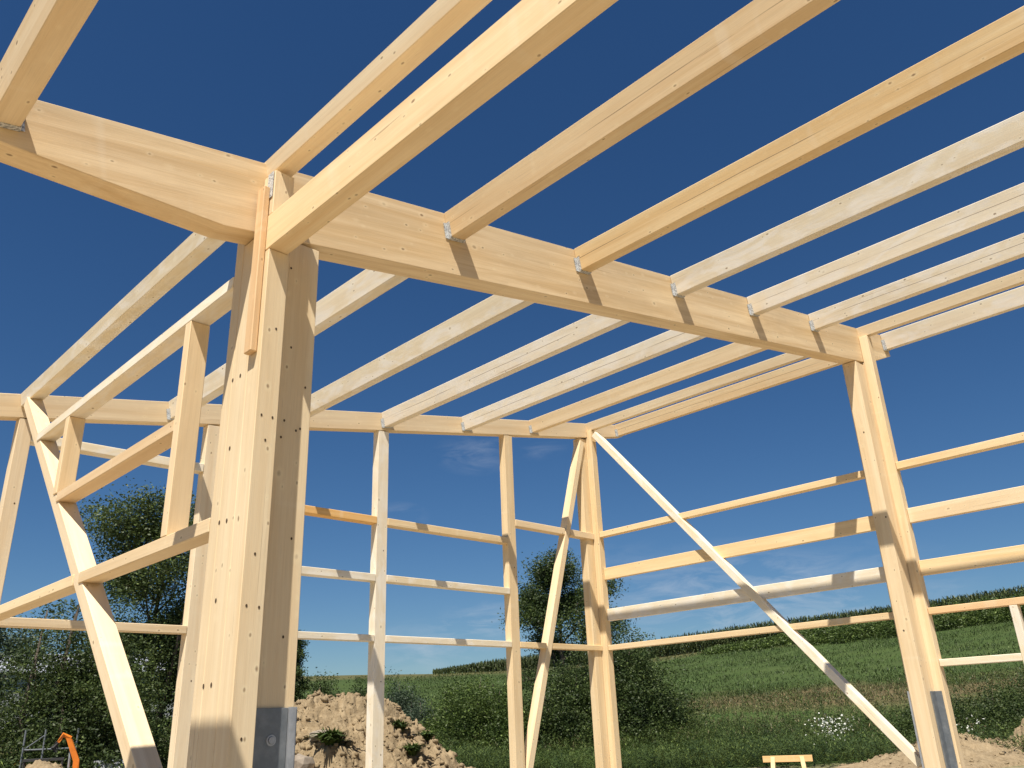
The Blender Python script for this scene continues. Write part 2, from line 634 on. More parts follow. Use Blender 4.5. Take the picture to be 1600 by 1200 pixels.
# lighter edge purlins over the two side walls
purlin(1.860, YF + .002, 3.13, M['post'], w=.096, h=.086, hang=False, dn=.012)
purlin(1.862, 3.13, 6.671, M['pale'], w=.10, h=.10, hang=False)
purlin(8.478, YF + .002, 6.76, M['post'], w=.10, h=.105, hang=False)
# eaves purlins out on the ends of the girders
purlin(9.085, YF + .002, 2.998, M['pale'], w=.095, h=.175, hang=True)
purlin(9.085, 3.135, 6.671, M['honey_seam'], w=.095, h=.160, hang=True)

# tie beam on the left wall, running out over the camera
bar('tie_beam', 1.45, 1.542, YF, 2.998, 1.924, 2.10, 'y', M['cream'], label='deep tie beam carried on top of the near column')


def post(name, laminae, mat, holes=(), label=None):
    """laminae: list of (x0,x1,y0,y1,z0,z1); one mesh in z-long local axes"""
    x0 = min(l[0] for l in laminae); x1 = max(l[1] for l in laminae)
    y0 = min(l[2] for l in laminae); y1 = max(l[3] for l in laminae)
    z0 = min(l[4] for l in laminae); z1 = max(l[5] for l in laminae)
    cx, cy, cz = (x0 + x1) / 2, (y0 + y1) / 2, (z0 + z1) / 2
    c = W((cx, cy, cz))
    mb = MB()
    g = .0009
    for a0, a1, b0, b1, c0, c1 in laminae:
        # local: X=world z, Y=world x, Z=world y
        mb.box((c0 - cz) * K, (c1 - cz) * K, (a0 - cx) * K + g, (a1 - cx) * K - g, (b0 - cy) * K + g, (b1 - cy) * K - g)
    for face, u, z, rr in holes:
        n = 9
        if face == 'x':      # on the -X face at x0
            pc = Vector(((z - cz) * K, (x0 - cx) * K + g - .0012, (u - cy) * K))
            e1, e2 = Vector((1, 0, 0)), Vector((0, 0, 1))
        else:
            pc = Vector(((z - cz) * K, (u - cx) * K, (face - cy) * K + g - .0012))
            e1, e2 = Vector((1, 0, 0)), Vector((0, 1, 0))
        pts = [pc + e1 * (rr * 1.35 * math.cos(2 * math.pi * k / n)) + e2 * (rr * math.sin(2 * math.pi * k / n)) for k in range(n)]
        mb.add(pts, [tuple(range(n))], 1)
    o = mb.build(name, [mat, M['hole']], ROOT, bevel=.0035)
    place(o, c, Vector((0, 0, 1)), Vector((1, 0, 0)), Vector((0, 1, 0)))
    if label: o['label'] = label
    return o


hx = [(3.125, 1.383), (3.058, 1.382), (3.094, 1.075), (3.125, .776), (3.062, .772), (3.092, .472), (3.128, .169), (3.066, .17)]
hy = [(1.486, 1.168), (1.534, 1.167), (1.51, 1.068), (1.521, 1.556), (1.504, .621), (1.486, .432), (1.536, .429), (1.506, -.015)]
hr = [(1.633, 1.208), (1.623, 1.133), (1.69, 1.175), (1.709, 1.187), (1.722, 1.378), (1.642, 1.546), (1.616, 1.93), (1.70, .72), (1.69, .34)]
holes = [('x', a, b, .0082) for a, b in hx] + [(2.896, a - .01, b, .0052) for a, b in hy] + [(3.0, a, b, .0052) for a, b in hr]
near = post('post', [
    (1.45, 1.548, 2.896, 3.0, ZD, 1.922), (1.45, 1.548, 3.0, 3.133, ZD, 2.04), (1.45, 1.548, 3.133, 3.21, ZD, 2.32),
    (1.548, 1.756, 3.0, 3.133, ZD, 2.072), (1.452, 1.548, 2.897, 2.998, 2.102, 2.328)], M['post'], holes,
    label='thick built-up near column with drilled holes and grey steel shoe')
sz = roof_z(7.76) - .368 / math.cos(AL)
farp = post('post', [
    (7.76, 7.96, 3.0, 3.133, ZD, sz - .004), (7.96, 8.06, 2.913, 3.0 - .002, ZD, roof_z(7.98) - .112),
    (7.962, 8.06, 2.998, 3.133, ZD, roof_z(7.96) - .38), (7.962, 8.058, 3.133, 3.22, ZD, roof_z(7.98) - .112)], M['cream'],
    [('x', 3.06, 2.45, .008), ('x', 3.02, 1.62, .008), ('x', 3.07, .62, .008)])
zc = roof_z(7.83) - .19 / math.cos(AL)
post('post', [(7.83, 7.96, 6.69, 6.80, ZD, zc - .004), (7.962, 8.058, 6.602, 6.671, ZD, roof_z(7.98) - .112),
              (7.962, 8.058, 6.671, 6.80, ZD, roof_z(7.96) - .20)], M['cream'])
for x0, x1, m in ((1.482, 1.583, 'cream'), (2.915, 3.028, 'post'), (4.70, 4.827, 'pale'), (6.472, 6.60, 'cream')):
    post('post', [(x0, x1, 6.675, 6.773, ZD, roof_z(x0) - .187)], M[m], [(6.675, (x0 + x1) / 2 + .02, z, .006) for z in (1.6, .4)])
# columns carrying the girder behind the camera
for xa, xb in ((1.46, 1.756), (7.76, 8.06)):
    post('post', [(xa, xb, -.667, -.534, ZD, roof_z(xa) - .378)], M['post'])

# rails of the back wall
yr0, yr1 = 6.671, 6.771
for x0, x1, z0, z1, m, lb in (
        (1.583, 2.915, .752, .812, 'cream', None), (1.583, 2.915, 2.070, 2.140, 'pale', None),
        (3.028, 4.70, .752, .81, 'pale', None), (3.028, 4.70, 1.302, 1.37, 'pale', None), (3.028, 4.70, 1.855, 1.925, 'orange', 'orange-brown board among the pale rails'),
        (4.827, 6.472, .752, .81, 'pale', None), (4.827, 6.472, 1.305, 1.37, 'pale', None), (4.827, 6.472, 1.855, 1.925, 'cream', None)):
    bar('rail', x0 + .001, x1 - .001, yr0, yr1, z0, z1, 'x', M[m], label=lb)
BR = lambda z: (.318 * z + 6.765, .318 * z + 6.848)
for z0, z1, m in ((.752, .81, 'honey'), (2.07, 2.145, 'honey')):
    zc = (z0 + z1) / 2
    l, r = BR(zc)
    bar('rail', 6.601, l - .004, yr0, yr1, z0, z1, 'x', M[m])
    bar('rail', r + .004, 7.958, yr0, yr1, z0, z1, 'x', M[m])
# rails of the right wall
for z0, z1, d, m in ((2.085, 2.152, .085, 'honey'), (1.571, 1.710, .052, 'honey'), (1.085, 1.224, .052, 'pale'), (.75, .808, .085, 'honey')):
    bar('rail', 8.06 - d, 8.06, 3.222, 6.60, z0, z1, 'y', M[m])
for z0, z1, d, m in ((2.085, 2.155, .085, 'cream'), (1.576, 1.712, .052, 'cream'), (1.095, 1.228, .052, 'cream'), (.752, .808, .085, 'orange')):
    bar('rail', 8.06 - d, 8.06, YF, 2.911, z0, z1, 'y', M[m])
bar('rail', 7.975, 8.06, 2.257, 2.911, .314, .372, 'y', M['pale'])
bar('stud', 7.975, 8.06, 2.195, 2.256, ZD, .751, 'z', M['pale'])
bar('stud', 7.975, 8.06, .95, 1.01, ZD, .751, 'z', M['pale'])
bar('sill', 7.975, 8.06, 1.011, 2.194, .314, .372, 'y', M['cream'])


def brace(name, plane, a, b, th, d0, d1, mat, cut=None, label=None):
    """plane 'x': polygon in (y,z) thick d0..d1 in x; plane 'y': polygon in (x,z) thick in y. a,b axis ends, th in-plane depth"""
    if plane == 'x':
        A, B = Vector(((d0 + d1) / 2, a[0], a[1])), Vector(((d0 + d1) / 2, b[0], b[1]))
        w, zd = d1 - d0, Vector((1, 0, 0)).cross(B - A)
    else:
        A, B = Vector((a[0], (d0 + d1) / 2, a[1])), Vector((b[0], (d0 + d1) / 2, b[1]))
        w, zd = d1 - d0, Vector((0, 1, 0)).cross(B - A)
    return beam(name, A, B, w, th, zd.normalized(), mat, label=label)


brace('brace', 'x', (6.50, .873 * 6.50 - 3.366), (3.27, .873 * 3.27 - 3.366), .0815, 1.458, 1.562, M['post'])
brace('brace', 'x', (6.56, 1.170 * 6.56 - 4.255), (3.24, 1.170 * 3.24 - 4.255), .077, 7.958, 8.055, M['pale'])
brace('brace', 'y', (.318 * 3.33 + 6.806, 3.33), (.318 * -.55 + 6.806, -.55), .079, 6.668, 6.775, M['post'])

# left wall bracing bay
x0, x1 = 1.452, 1.55
bar('rail', x0, x1, 3.222, 5.99, 1.866, 1.925, 'y', M['pale'])
bar('rail', x0, x1, 3.704, 5.33, 1.314, 1.374, 'y', M['honey_dark'], label='tan middle board of the left wall')
bar('rail', x0, x1, 3.222, 4.71, .756, .816, 'y', M['cream'])
bar('rail', x0, x1, 4.80, 6.668, .756, .816, 'y', M['honey'])
bar('stud', x0, x1, 3.642, 3.702, .817, 1.865, 'z', M['honey'])
bar('stud', x0, x1, 5.350, 5.410, 1.375, 1.865, 'z', M['honey'])
bar('batten', 1.4195, 1.449, 2.925, 2.984, 1.445, 2.245, 'z', M['batten'], label='thin reddish batten nailed up the side of the near column')

# nail plate on the purlin seat over the near column
mb = MB()
mb.box(0, .002, 0, .055, 0, .155)
o = mb.build('nail_plate', M['galv'], ROOT)
o.location = W((1.448, 2.905, 2.19)) - ROOT.location


def shoe(name, faces, parent_post):
    mb = MB()
    for x0, x1, y0, y1, z0, z1, mi in faces:
        a, b = W((x0, y0, z0)), W((x1, y1, z1))
        mb.box(a.x, b.x, a.y, b.y, a.z, b.z, mi)
    return mb


def finish_shoe(mb, post_obj):
    o = mb.build('steel_shoe', [M['steel'], M['steel_pale']], post_obj, bevel=.0012)
    m = MAT[post_obj.name].inverted()
    o.matrix_local = m
    return o


mb = shoe('s', [(1.593, 1.724, 2.990, 2.9985, ZD, .086, 0), (1.726, 1.757, 2.986, 2.9985, ZD, .088, 1),  # shade and sun painted in: dark steel for shaded plate, pale for lit strip
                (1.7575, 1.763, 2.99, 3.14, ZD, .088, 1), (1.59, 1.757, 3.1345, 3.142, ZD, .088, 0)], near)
bc = W((1.661, 2.990, -.024))
for rr, dd in ((.0235, .003), (.015, .009)):
    n = 20
    vs = [(bc.x + rr * math.cos(2 * math.pi * k / n), bc.y, bc.z + rr * math.sin(2 * math.pi * k / n)) for k in range(n)]
    vs += [(x, bc.y - dd, z) for x, _, z in vs]
    mb.add(vs, [tuple(range(n, 2 * n))] + [(k, (k + 1) % n, n + (k + 1) % n, n + k) for k in range(n)], 1)
finish_shoe(mb, near)
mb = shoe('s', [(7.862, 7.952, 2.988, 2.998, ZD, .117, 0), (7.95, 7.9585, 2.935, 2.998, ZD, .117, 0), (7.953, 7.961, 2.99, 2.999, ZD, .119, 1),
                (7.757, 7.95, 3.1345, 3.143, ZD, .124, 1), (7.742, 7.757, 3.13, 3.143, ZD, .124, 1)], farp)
finish_shoe(mb, farp)


# ------------------------------------------------------------------ vegetation
def leafmat(name, a, b, c, trans=.25):
    t = NT(name)
    geo = t.n('ShaderNodeNewGeometry')
    isl = geo.outputs['Random Per Island']
    tc = t.n('ShaderNodeTexCoord')
    n = t.noise(tc.outputs['Object'], .9, 3, .6)
    col = t.mix(isl, a, b)
    col = t.mix(t.rng(n, .42, .62), col, c)
    col = t.mix(t.rng(isl, .93, 1.0), col, tuple(min(1, x * 2.0) for x in b))
    t.l(col, t.b.inputs['Base Color'])
    t.b.inputs['Roughness'].default_value = .55
    t.b.inputs['Specular IOR Level'].default_value = .35
    tr = t.n('ShaderNodeBsdfTranslucent')
    t.l(col, tr.inputs['Color'])
    mx = t.n('ShaderNodeMixShader')
    mx.inputs[0].default_value = trans
    t.l(t.b.outputs[0], mx.inputs[1])
    t.l(tr.outputs[0], mx.inputs[2])
    t.l(mx.outputs[0], t.t.nodes['Material Output'].inputs['Surface'])
    return t.m


M['bark'] = simple('bark', (.10, .08, .06), .9, 0, 12, (.05, .04, .03), .4, .6, .5, .02)
M['leaf_dark'] = leafmat('leaf_dark', (.040, .068, .017), (.082, .112, .028), (.028, .048, .013))
M['leaf_mid'] = leafmat('leaf_mid', (.062, .102, .020), (.110, .155, .034), (.046, .076, .017))
M['leaf_airy'] = leafmat('leaf_airy', (.062, .096, .026), (.115, .150, .042), (.046, .070, .021))
M['leaf_blue'] = leafmat('leaf_blue', (.055, .085, .050), (.085, .115, .070), (.040, .065, .035))
M['weed'] = leafmat('weed_green', (.052, .082, .019), (.098, .132, .031), (.030, .054, .014), .2)
M['weed_dry'] = leafmat('weed_dry', (.12, .105, .05), (.19, .155, .08), (.08, .085, .035), .2)
M['meadow'] = leafmat('meadow_blade', (.052, .086, .022), (.084, .118, .033), (.038, .066, .018), .15)
M['corn'] = leafmat('corn_leaf', (.050, .074, .022), (.100, .118, .045), (.038, .058, .018), .2)


def leaves(rng, centers, size, droop=.3, aspect=.5):
    """one bent quad (two tris as a quad) per centre, random orientation"""
    n = len(centers)
    d = rng.normal(size=(n, 3))
    d[:, 2] = d[:, 2] * .6 - droop * .5
    d /= np.linalg.norm(d, axis=1)[:, None]
    e = np.cross(d, rng.normal(size=(n, 3)))
    e /= np.linalg.norm(e, axis=1)[:, None]
    L = size * rng.uniform(.6, 1.4, n)[:, None]
    Wd = L * aspect
    a = centers - d * L * .5
    b = centers + e * Wd * .5 + np.cross(d, e) * L * .06
    c = centers + d * L * .5
    f = centers - e * Wd * .5 + np.cross(d, e) * L * .06
    v = np.stack([a, b, c, f], 1).reshape(-1, 3)
    q = np.arange(4 * n).reshape(-1, 4)
    return v, q


def make_tree(name, label, cat, base, H, spread, nl, leaf, mat, seed, shape='round', trunk_h=.25, limbs=9, clump=.5, levels=3, group=None, trunk_r=None, low=1.0, stems=1):
    """limbs that fork; leaf clumps gather round the twig ends"""
    rng = np.random.default_rng(seed)
    root = bpy.data.objects.new(name, None)
    C.objects.link(root)
    root.location = base
    tag(root, label, cat, group)
    mb = MB()
    tr = trunk_r or H * .018
    th = H * trunk_h
    top = Vector((rng.uniform(-.03, .03) * H, rng.uniform(-.03, .03) * H, H * .86))
    spine = [Vector((0, 0, -.3)), Vector((.01 * H, 0, th * .6)), Vector((top.x * .3, top.y * .3, th)), Vector((top.x * .6, top.y * .6, H * .55)), top]
    mb.tube(spine, [tr * 1.35, tr, tr * .85, tr * .5, tr * .12], 7)
    for k in range(stems - 1):
        a = 2.1 * k + .6
        o1 = Vector((math.cos(a), math.sin(a), 0))
        mb.tube([Vector((0, 0, -.3)) + o1 * .15, o1 * spread * .22 + Vector((0, 0, H * .3)), o1 * spread * .42 + Vector((0, 0, H * .58)), o1 * spread * .5 + Vector((0, 0, H * .8))], [tr * .7, tr * .55, tr * .35, tr * .1], 6)
    tips = []

    def env(h):
        # crown radius at relative height h (0..1 over the crown)
        if shape == 'round': return spread * math.sqrt(max(0.03, 1 - (2 * h - .85) ** 2 / 1.35))
        if shape == 'cone': return spread * (1.02 - h) ** .8
        if shape == 'column': return spread * (.55 + .45 * math.sin(math.pi * min(1, h * 1.1)))
        return spread * (.45 + .6 * h - .35 * h * h * h)       # vase

    def fork(p, d, L, r, lv):
        segs = 3
        pts, q, dd = [p], p.copy(), d.copy()
        for k in range(segs):
            dd = (dd + Vector(rng.normal(size=3)) * .16 + Vector((0, 0, .06))).normalized()
            q = q + dd * (L / segs)
            pts.append(q.copy())
        mb.tube(pts, [r, r * .8, r * .62, r * .45], 5 if lv < 2 else 4, cap=False)
        if lv >= levels:
            tips.append(pts[-1]); tips.append(pts[-2])
            return
        nb = 3 if lv < levels - 1 else 4
        for k in range(nb):
            src = pts[-1] if k == 0 else pts[1 + int(rng.integers(0, 3))]
            nd = (dd * .75 + Vector(rng.normal(size=3)) * .55)
            nd.normalize()
            fork(src, nd, L * rng.uniform(.5, .72), r * .5, lv + 1)

    for i in range(limbs):
        h = (i + .3) / limbs
        z = th * .75 + (H * .84 - th * .75) * h
        f = z / (H * .86)
        px = top.x * f
        py = top.y * f
        a = i * 2.399 + rng.uniform(-.4, .4)
        R = env(h) * rng.uniform(.75, 1.1)
        up = .35 + .7 * h if shape != 'vase' else .9 + .5 * h
        d = Vector((math.cos(a), math.sin(a), up)).normalized()
        fork(Vector((px, py, z)), d, R * .62, tr * (.55 - .35 * h), 1)
    fork(top, Vector((0, 0, 1)), H * .10, tr * .15, 2)
    mb.build('trunk', M['bark'], root, smooth=True)
    T = np.array([tuple(t) for t in tips])
    keep = T[:, 2] > H * .06
    T = T[keep]
    w = rng.uniform(.2, 1, len(T)) ** 2.5
    w = w * np.clip(low + (1 - low) * (T[:, 2] / H - .25) / .35, low, 1)
    w /= w.sum()
    idx = rng.choice(len(T), nl, p=w)
    off = rng.normal(size=(nl, 3)) * clump
    off[:, 2] *= .62
    P = T[idx] + off
    P[:, 2] = np.maximum(P[:, 2], .08)
    v, q = leaves(rng, P, leaf)
    np_mesh('crown', v, q, mat, parent=root)
    return root


def make_bush(name, label, cat, base, rx, ry, H, nl, leaf, mat, seed, lobes=14, group=None, stems=7, fill=.75):
    """dense bush: stems from the ground, leaves packed over many overlapping lobes down to the grass"""
    rng = np.random.default_rng(seed)
    root = bpy.data.objects.new(name, None)
    C.objects.link(root)
    root.location = base
    tag(root, label, cat, group)
    mb = MB()
    Ls = []
    for i in range(lobes):
        a, rr = rng.uniform(0, 2 * math.pi), rng.uniform(0, 1) ** .6
        x, y = rx * rr * math.cos(a) * .8, ry * rr * math.sin(a) * .8
        hh = H * (1 - .55 * rr ** 2) * rng.uniform(.62, 1.0)
        zr = rng.uniform(.22, .36) * H
        Ls.append((x, y, max(zr * .7, hh - zr * 1.05), rng.uniform(.26, .42) * min(rx, ry) + .1, zr))
        Ls.append((x * 1.1, y * 1.1, hh * .38, rng.uniform(.3, .45) * min(rx, ry) + .1, hh * .38))
    for i in range(stems):
        l = Ls[int(rng.integers(0, len(Ls)))]
        p0 = Vector((l[0] * .25, l[1] * .25, -.2))
        p2 = Vector((l[0], l[1], l[2] + l[4] * .8))
        p1 = (p0 + p2) / 2 + Vector(rng.normal(size=3)) * .06 * H
        mb.tube([p0, p1, p2], [H * .016, H * .011, H * .003], 5)
    mb.build('stems', M['bark'], root, smooth=True)
    vol = np.array([l[3] ** 2 * l[4] for l in Ls])
    vol = vol ** .7
    # leaf sprays of uneven size sit over the lobes, with gaps between them
    ns = max(40, nl // 75)
    idx = rng.choice(len(Ls), ns, p=vol / vol.sum())
    A = np.array(Ls)[idx]
    d = rng.normal(size=(ns, 3))
    d /= np.linalg.norm(d, axis=1)[:, None]
    rad = rng.uniform(fill * .8, 1.0, ns) * (1 + .16 * rng.normal(size=ns))
    SC = A[:, :3] + d * rad[:, None] * np.stack([A[:, 3], A[:, 3], A[:, 4]], 1)
    sig = leaf * rng.uniform(1.1, 3.6, ns)
    pick = rng.choice(ns, nl, p=(sig ** 1.5) / (sig ** 1.5).sum())
    P = SC[pick] + rng.normal(size=(nl, 3)) * sig[pick][:, None] * [1, 1, .7]
    P[:, 2] = np.abs(P[:, 2]) + .02
    v, q = leaves(rng, P, leaf)
    np_mesh('crown', v, q, mat, parent=root)
    return root


# far left group
make_tree('tree', 'tall airy tree with open limbs and leaf sprays behind the near column', 'tree', gp(21.9, 31), 8.5, 3.8, 70000, .10, M['leaf_airy'], 3, 'vase', .08, 22, .38, 3, trunk_r=.15, low=.30, stems=4)
make_bush('tree', 'dense dark rounded tree left of the airy tree, reaching to the ground', 'tree', gp(17.9, 27.5), 2.6, 2.3, 6.9, 76000, .085, M['leaf_dark'], 11, 26, stems=9)
make_tree('tree', 'blue-green tree cut by the left edge of the photo', 'tree', gp(12.9, 33), 5.6, 2.2, 20000, .10, M['leaf_blue'], 8, 'round', .2, 12, .30, 3)
make_bush('bush', 'low dark bush under the airy tree beside the white sheeting', 'bush', gp(24.0, 30), 2.0, 1.8, 2.7, 20000, .085, M['leaf_dark'], 12, 12)

# middle group
make_tree('tree', 'tall rounded tree rising above the dark bushes', 'tree', gp(47.3, 47), 9.35, 3.4, 56000, .125, M['leaf_dark'], 21, 'round', .26, 16, .40, 3)
make_bush('bush', 'big dark bush right of the tall tree, behind the corner post', 'bush', gp(51.4, 42.5), 3.6, 2.6, 6.0, 80000, .11, M['leaf_dark'], 31, 32)
make_bush('bush', 'dark bush at the foot of the tall tree', 'bush', gp(47.2, 42), 2.3, 2.2, 4.8, 40000, .11, M['leaf_dark'], 32, 16)
make_bush('bush', 'brighter green bush left of the leaning brace', 'bush', gp(42.6, 41), 2.4, 2.0, 4.3, 44000, .10, M['leaf_mid'], 33, 18)
make_bush('bush', 'smaller green bush at the left end of the bushes', 'bush', gp(40.0, 44), 1.2, 1.1, 3.8, 15000, .10, M['leaf_mid'], 34, 8)
make_bush('bush', 'low ragged bush between the soil heap and the green bushes', 'bush', gp(38.3, 47), 1.5, 1.2, 2.5, 12000, .10, M['leaf_blue'], 35, 8)
# young trees beyond the soil heap
make_bush('young_tree', 'spiky young tree above the left of the soil heap', 'tree', gp(32.0, 56), 1.3, 1.2, 4.2, 11000, .12, M['leaf_dark'], 41, 14, fill=.4)
make_bush('young_tree', 'round young tree just left of the slim back post', 'tree', gp(34.1, 58), 1.6, 1.4, 3.9, 12000, .12, M['leaf_dark'], 42, 12, fill=.5)
make_bush('young_tree', 'upright young tree just right of the slim back post', 'tree', gp(36.9, 52), 1.3, 1.3, 4.4, 12000, .11, M['leaf_blue'], 43, 12, fill=.5)
make_tree('poplar_tree', 'narrow dark poplar beside the near column', 'tree', gp(30.3, 62), 6.0, .9, 14000, .13, M['leaf_dark'], 44, 'column', .1, 14, .25, 2)

# hedge under the maize, one mass
def hedge():
    rng = np.random.default_rng(70)
    P = []
    az = rng.uniform(57, 92, 360)
    for a in az:
        r = rng.uniform(96, 106) if a > 63 else rng.uniform(101, 106)
        sc = np.clip((a - 55) / 12, .35, 1)
        h = rng.uniform(.9, 2.2) * sc
        w = rng.uniform(.8, 1.8)
        b = gp(float(a), float(r))
        n = 420
        d = rng.normal(size=(n, 3))
        d /= np.linalg.norm(d, axis=1)[:, None]
        d *= rng.uniform(.6, 1.05, n)[:, None]
        P.append(np.array([b.x, b.y, b.z + h * .4]) + d * np.array([w, w, h * .75]))
    P = np.vstack(P)
    v, q = leaves(rng, P, .22)
    o = np_mesh('hedge', v, q, M['leaf_mid'])
    tag(o, 'green scrub along the top edge of the meadow below the maize', 'hedge', kind='stuff')


hedge()


def maize():
    rng = np.random.default_rng(71)
    V, Q = [], []
    n0 = 0
    for row in range(11):
        step = .36 / 112 * 57.3
        az = np.arange(39.0, 93, step * (.62 if row < 3 else .95))
        az = az + rng.uniform(-.06, .06, len(az))
        r = 108.5 + row * .8 + rng.uniform(-.35, .35, len(az))
        bx, by = r * np.sin(np.radians(az)), r * np.cos(np.radians(az))
        bz = ground_z(bx, by)
        H = rng.uniform(2.0, 2.4, len(az)) * np.interp(az, [39, 43, 48, 56, 62], [.08, .48, .72, .9, 1.0])
        base = np.stack([bx, by, bz], 1)
        # stalk
        w = .035
        a = base + [-w, 0, 0]
        b = base + [w, 0, 0]
        c = base + np.stack([np.full(len(az), w * .5), rng.normal(size=len(az)) * .05, H], 1)
        d = base + np.stack([np.full(len(az), -w * .5), rng.normal(size=len(az)) * .05, H], 1)
        V.append(np.stack([a, b, c, d], 1).reshape(-1, 3))
        for k in range(10):
            h = H * (.02 + .10 * k)
            ang = rng.uniform(0, 2 * math.pi, len(az))
            L = rng.uniform(.45, .8, len(az)) * (1 if k < 9 else .4) * H / 2.2
            dx = np.stack([np.cos(ang), np.sin(ang), np.zeros_like(ang)], 1)
            sx = np.stack([-np.sin(ang), np.cos(ang), np.zeros_like(ang)], 1) * (.075 if k < 5 else .05)
            p = base + np.stack([0 * h, 0 * h, h], 1)
            m = p + dx * (L * .5)[:, None] + np.array([0, 0, .34])
            e = p + dx * L[:, None] + np.stack([0 * h, 0 * h, rng.uniform(.1, .6, len(az))], 1)
            V.append(np.stack([p - sx * .5, p + sx * .5, m + sx, m - sx], 1).reshape(-1, 3))
            V.append(np.stack([m - sx, m + sx, e + sx * .1, e - sx * .1], 1).reshape(-1, 3))
    v = np.vstack(V)
    q = np.arange(len(v)).reshape(-1, 4)
    o = np_mesh('maize_crop', v, q, M['corn'])
    tag(o, 'rows of tall maize along the crest of the hill', 'crop', kind='stuff')


maize()


def weeds():
    rng = np.random.default_rng(72)

    def band(name, n, a0, a1, r0, r1, h0, h1, mat, label, cat, per=11, leaf=.16, prob=None, up=.8):
        az = rng.uniform(a0, a1, n)
        r = np.sqrt(rng.uniform(r0 ** 2, r1 ** 2, n))
        x, y = r * np.sin(np.radians(az)), r * np.cos(np.radians(az))
        nz = np.sin(x * .45 + 2) * np.cos(y * .38) + .6 * np.sin(x * 1.1 + y * .8)
        ok = nz > rng.uniform(-1.6, .9, n) if prob is None else nz * prob > rng.uniform(-1.3, 1.1, n)
        x, y, nz = x[ok], y[ok], nz[ok]
        z = ground_z(x, y)
        H = rng.uniform(h0, h1, len(x)) * (1 + .3 * nz)
        P, D = [], []
        V = []
        for k in range(per):
            f = rng.uniform(.05, 1, len(x)) ** .7
            ang = rng.uniform(0, 2 * math.pi, len(x))
            sp = .22 * H * rng.uniform(.2, 1, len(x))
            c = np.stack([x + np.cos(ang) * sp, y + np.sin(ang) * sp, z + H * f], 1)
            d = np.stack([np.cos(ang), np.sin(ang), rng.uniform(-.3, up, len(x))], 1)
            d /= np.linalg.norm(d, axis=1)[:, None]
            e = np.stack([-np.sin(ang), np.cos(ang), 0 * ang], 1)
            L = (leaf * rng.uniform(.7, 1.5, len(x)))[:, None]
            V.append(np.stack([c - d * L, c + e * L * .20, c + d * L * 1.3, c - e * L * .20], 1).reshape(-1, 3))
        v = np.vstack(V)
        q = np.arange(len(v)).reshape(-1, 4)
        o = np_mesh(name, v, q, mat)
        tag(o, label, cat, kind='stuff')

    band('weeds', 33000, 33, 95, 28.0, 44, .25, .85, M['weed'], 'tall green weeds at the foot of the slope', 'weeds', 14, .06)
    band('dry_grass', 13000, 34, 95, 38, 62, .30, .75, M['weed_dry'], 'brownish dry grass between the weeds and the meadow', 'grass', 8, .07, -1, 1.6)
    band('tall_grass', 24000, 34, 95, 38, 66, .25, .6, M['weed'], 'green grass tufts mixed into the dry grass', 'grass', 8, .07, None, 1.4)
    band('meadow_grass', 60000, 34, 95, 60, 106, .10, .28, M['meadow'], 'short green grass over the hillside meadow', 'grass', 3, .10, None, 1.6)
    band('scrub', 14000, 8, 34, 24, 50, .3, 1.0, M['weed'], 'green undergrowth at the foot of the left trees', 'weeds', 11, .08)


weeds()
# darker scrub behind the far right column
for i, (az, r, rx, H, lab) in enumerate(((72.0, 41, 2.6, 2.3, 'low dark bush just right of the far column'), (75.6, 44, 3.0, 2.9, 'low dark bush behind the window opening at the right edge'),
                                         (68.4, 38, 1.6, 1.5, 'small bush left of the far column foot'), (79.5, 45, 3.4, 2.6, 'low dark bush beyond the right edge of the frame'))):
    make_bush('bush', lab, 'bush', gp(az, r), rx, rx * .8, H, 22000, .085, M['leaf_dark'], 80 + i, 14)

# flowers
def flowers(az, r, n, seed, label):
    rng = np.random.default_rng(seed)
    root = bpy.data.objects.new('flower_clump', None)
    C.objects.link(root)
    root.location = gp(az, r)
    tag(root, label, 'flowers')
    P = rng.normal(size=(n, 3)) * [.40, .40, .22] + [0, 0, .85]
    v, q = leaves(rng, P, .075, aspect=.9)
    np_mesh('blossom', v, q, simple('white_petal', (.55, .56, .50), .7), parent=root)
    P2 = rng.normal(size=(n * 3, 3)) * [.7, .7, .35] + [0, 0, .6]
    v, q = leaves(rng, P2, .10)
    np_mesh('foliage', v, q, M['weed'], parent=root)


flowers(63.3, 36, 210, 90, 'clump of white blossom in the weeds below the long brace')
flowers(70.6, 33, 60, 91, 'sparse pale blossom right of the far column')

# ------------------------------------------------------------------ soil heaps
M['soil'] = None
t = NT('heap_soil')
tc = t.n('ShaderNodeTexCoord')
n1 = t.noise(tc.outputs['Object'], 1.6, 8, .7)
n2 = t.noise(tc.outputs['Object'], 9, 8, .7)
c_ = t.mix(t.rng(n1, .35, .65), (.29, .218, .13), (.175, .13, .078))
c_ = t.mix(t.rng(n2, .40, .75), c_, (.38, .30, .19))
t.l(c_, t.b.inputs['Base Color'])
t.b.inputs['Roughness'].default_value = .97
t.b.inputs['Specular IOR Level'].default_value = .05
t.bump(n2, .8, .05)
M['soil'] = t.m


def vnoise(x, y, seed):
    rng = np.random.default_rng(seed)
    G = rng.uniform(-1, 1, (128, 128))
    xi, yi = np.floor(x).astype(int), np.floor(y).astype(int)
    fx, fy = x - xi, y - yi
    fx, fy = fx * fx * (3 - 2 * fx), fy * fy * (3 - 2 * fy)
    g = lambda a, b: G[a % 128, b % 128]
    return (g(xi, yi) * (1 - fx) + g(xi + 1, yi) * fx) * (1 - fy) + (g(xi, yi + 1) * (1 - fx) + g(xi + 1, yi + 1) * fx) * fy


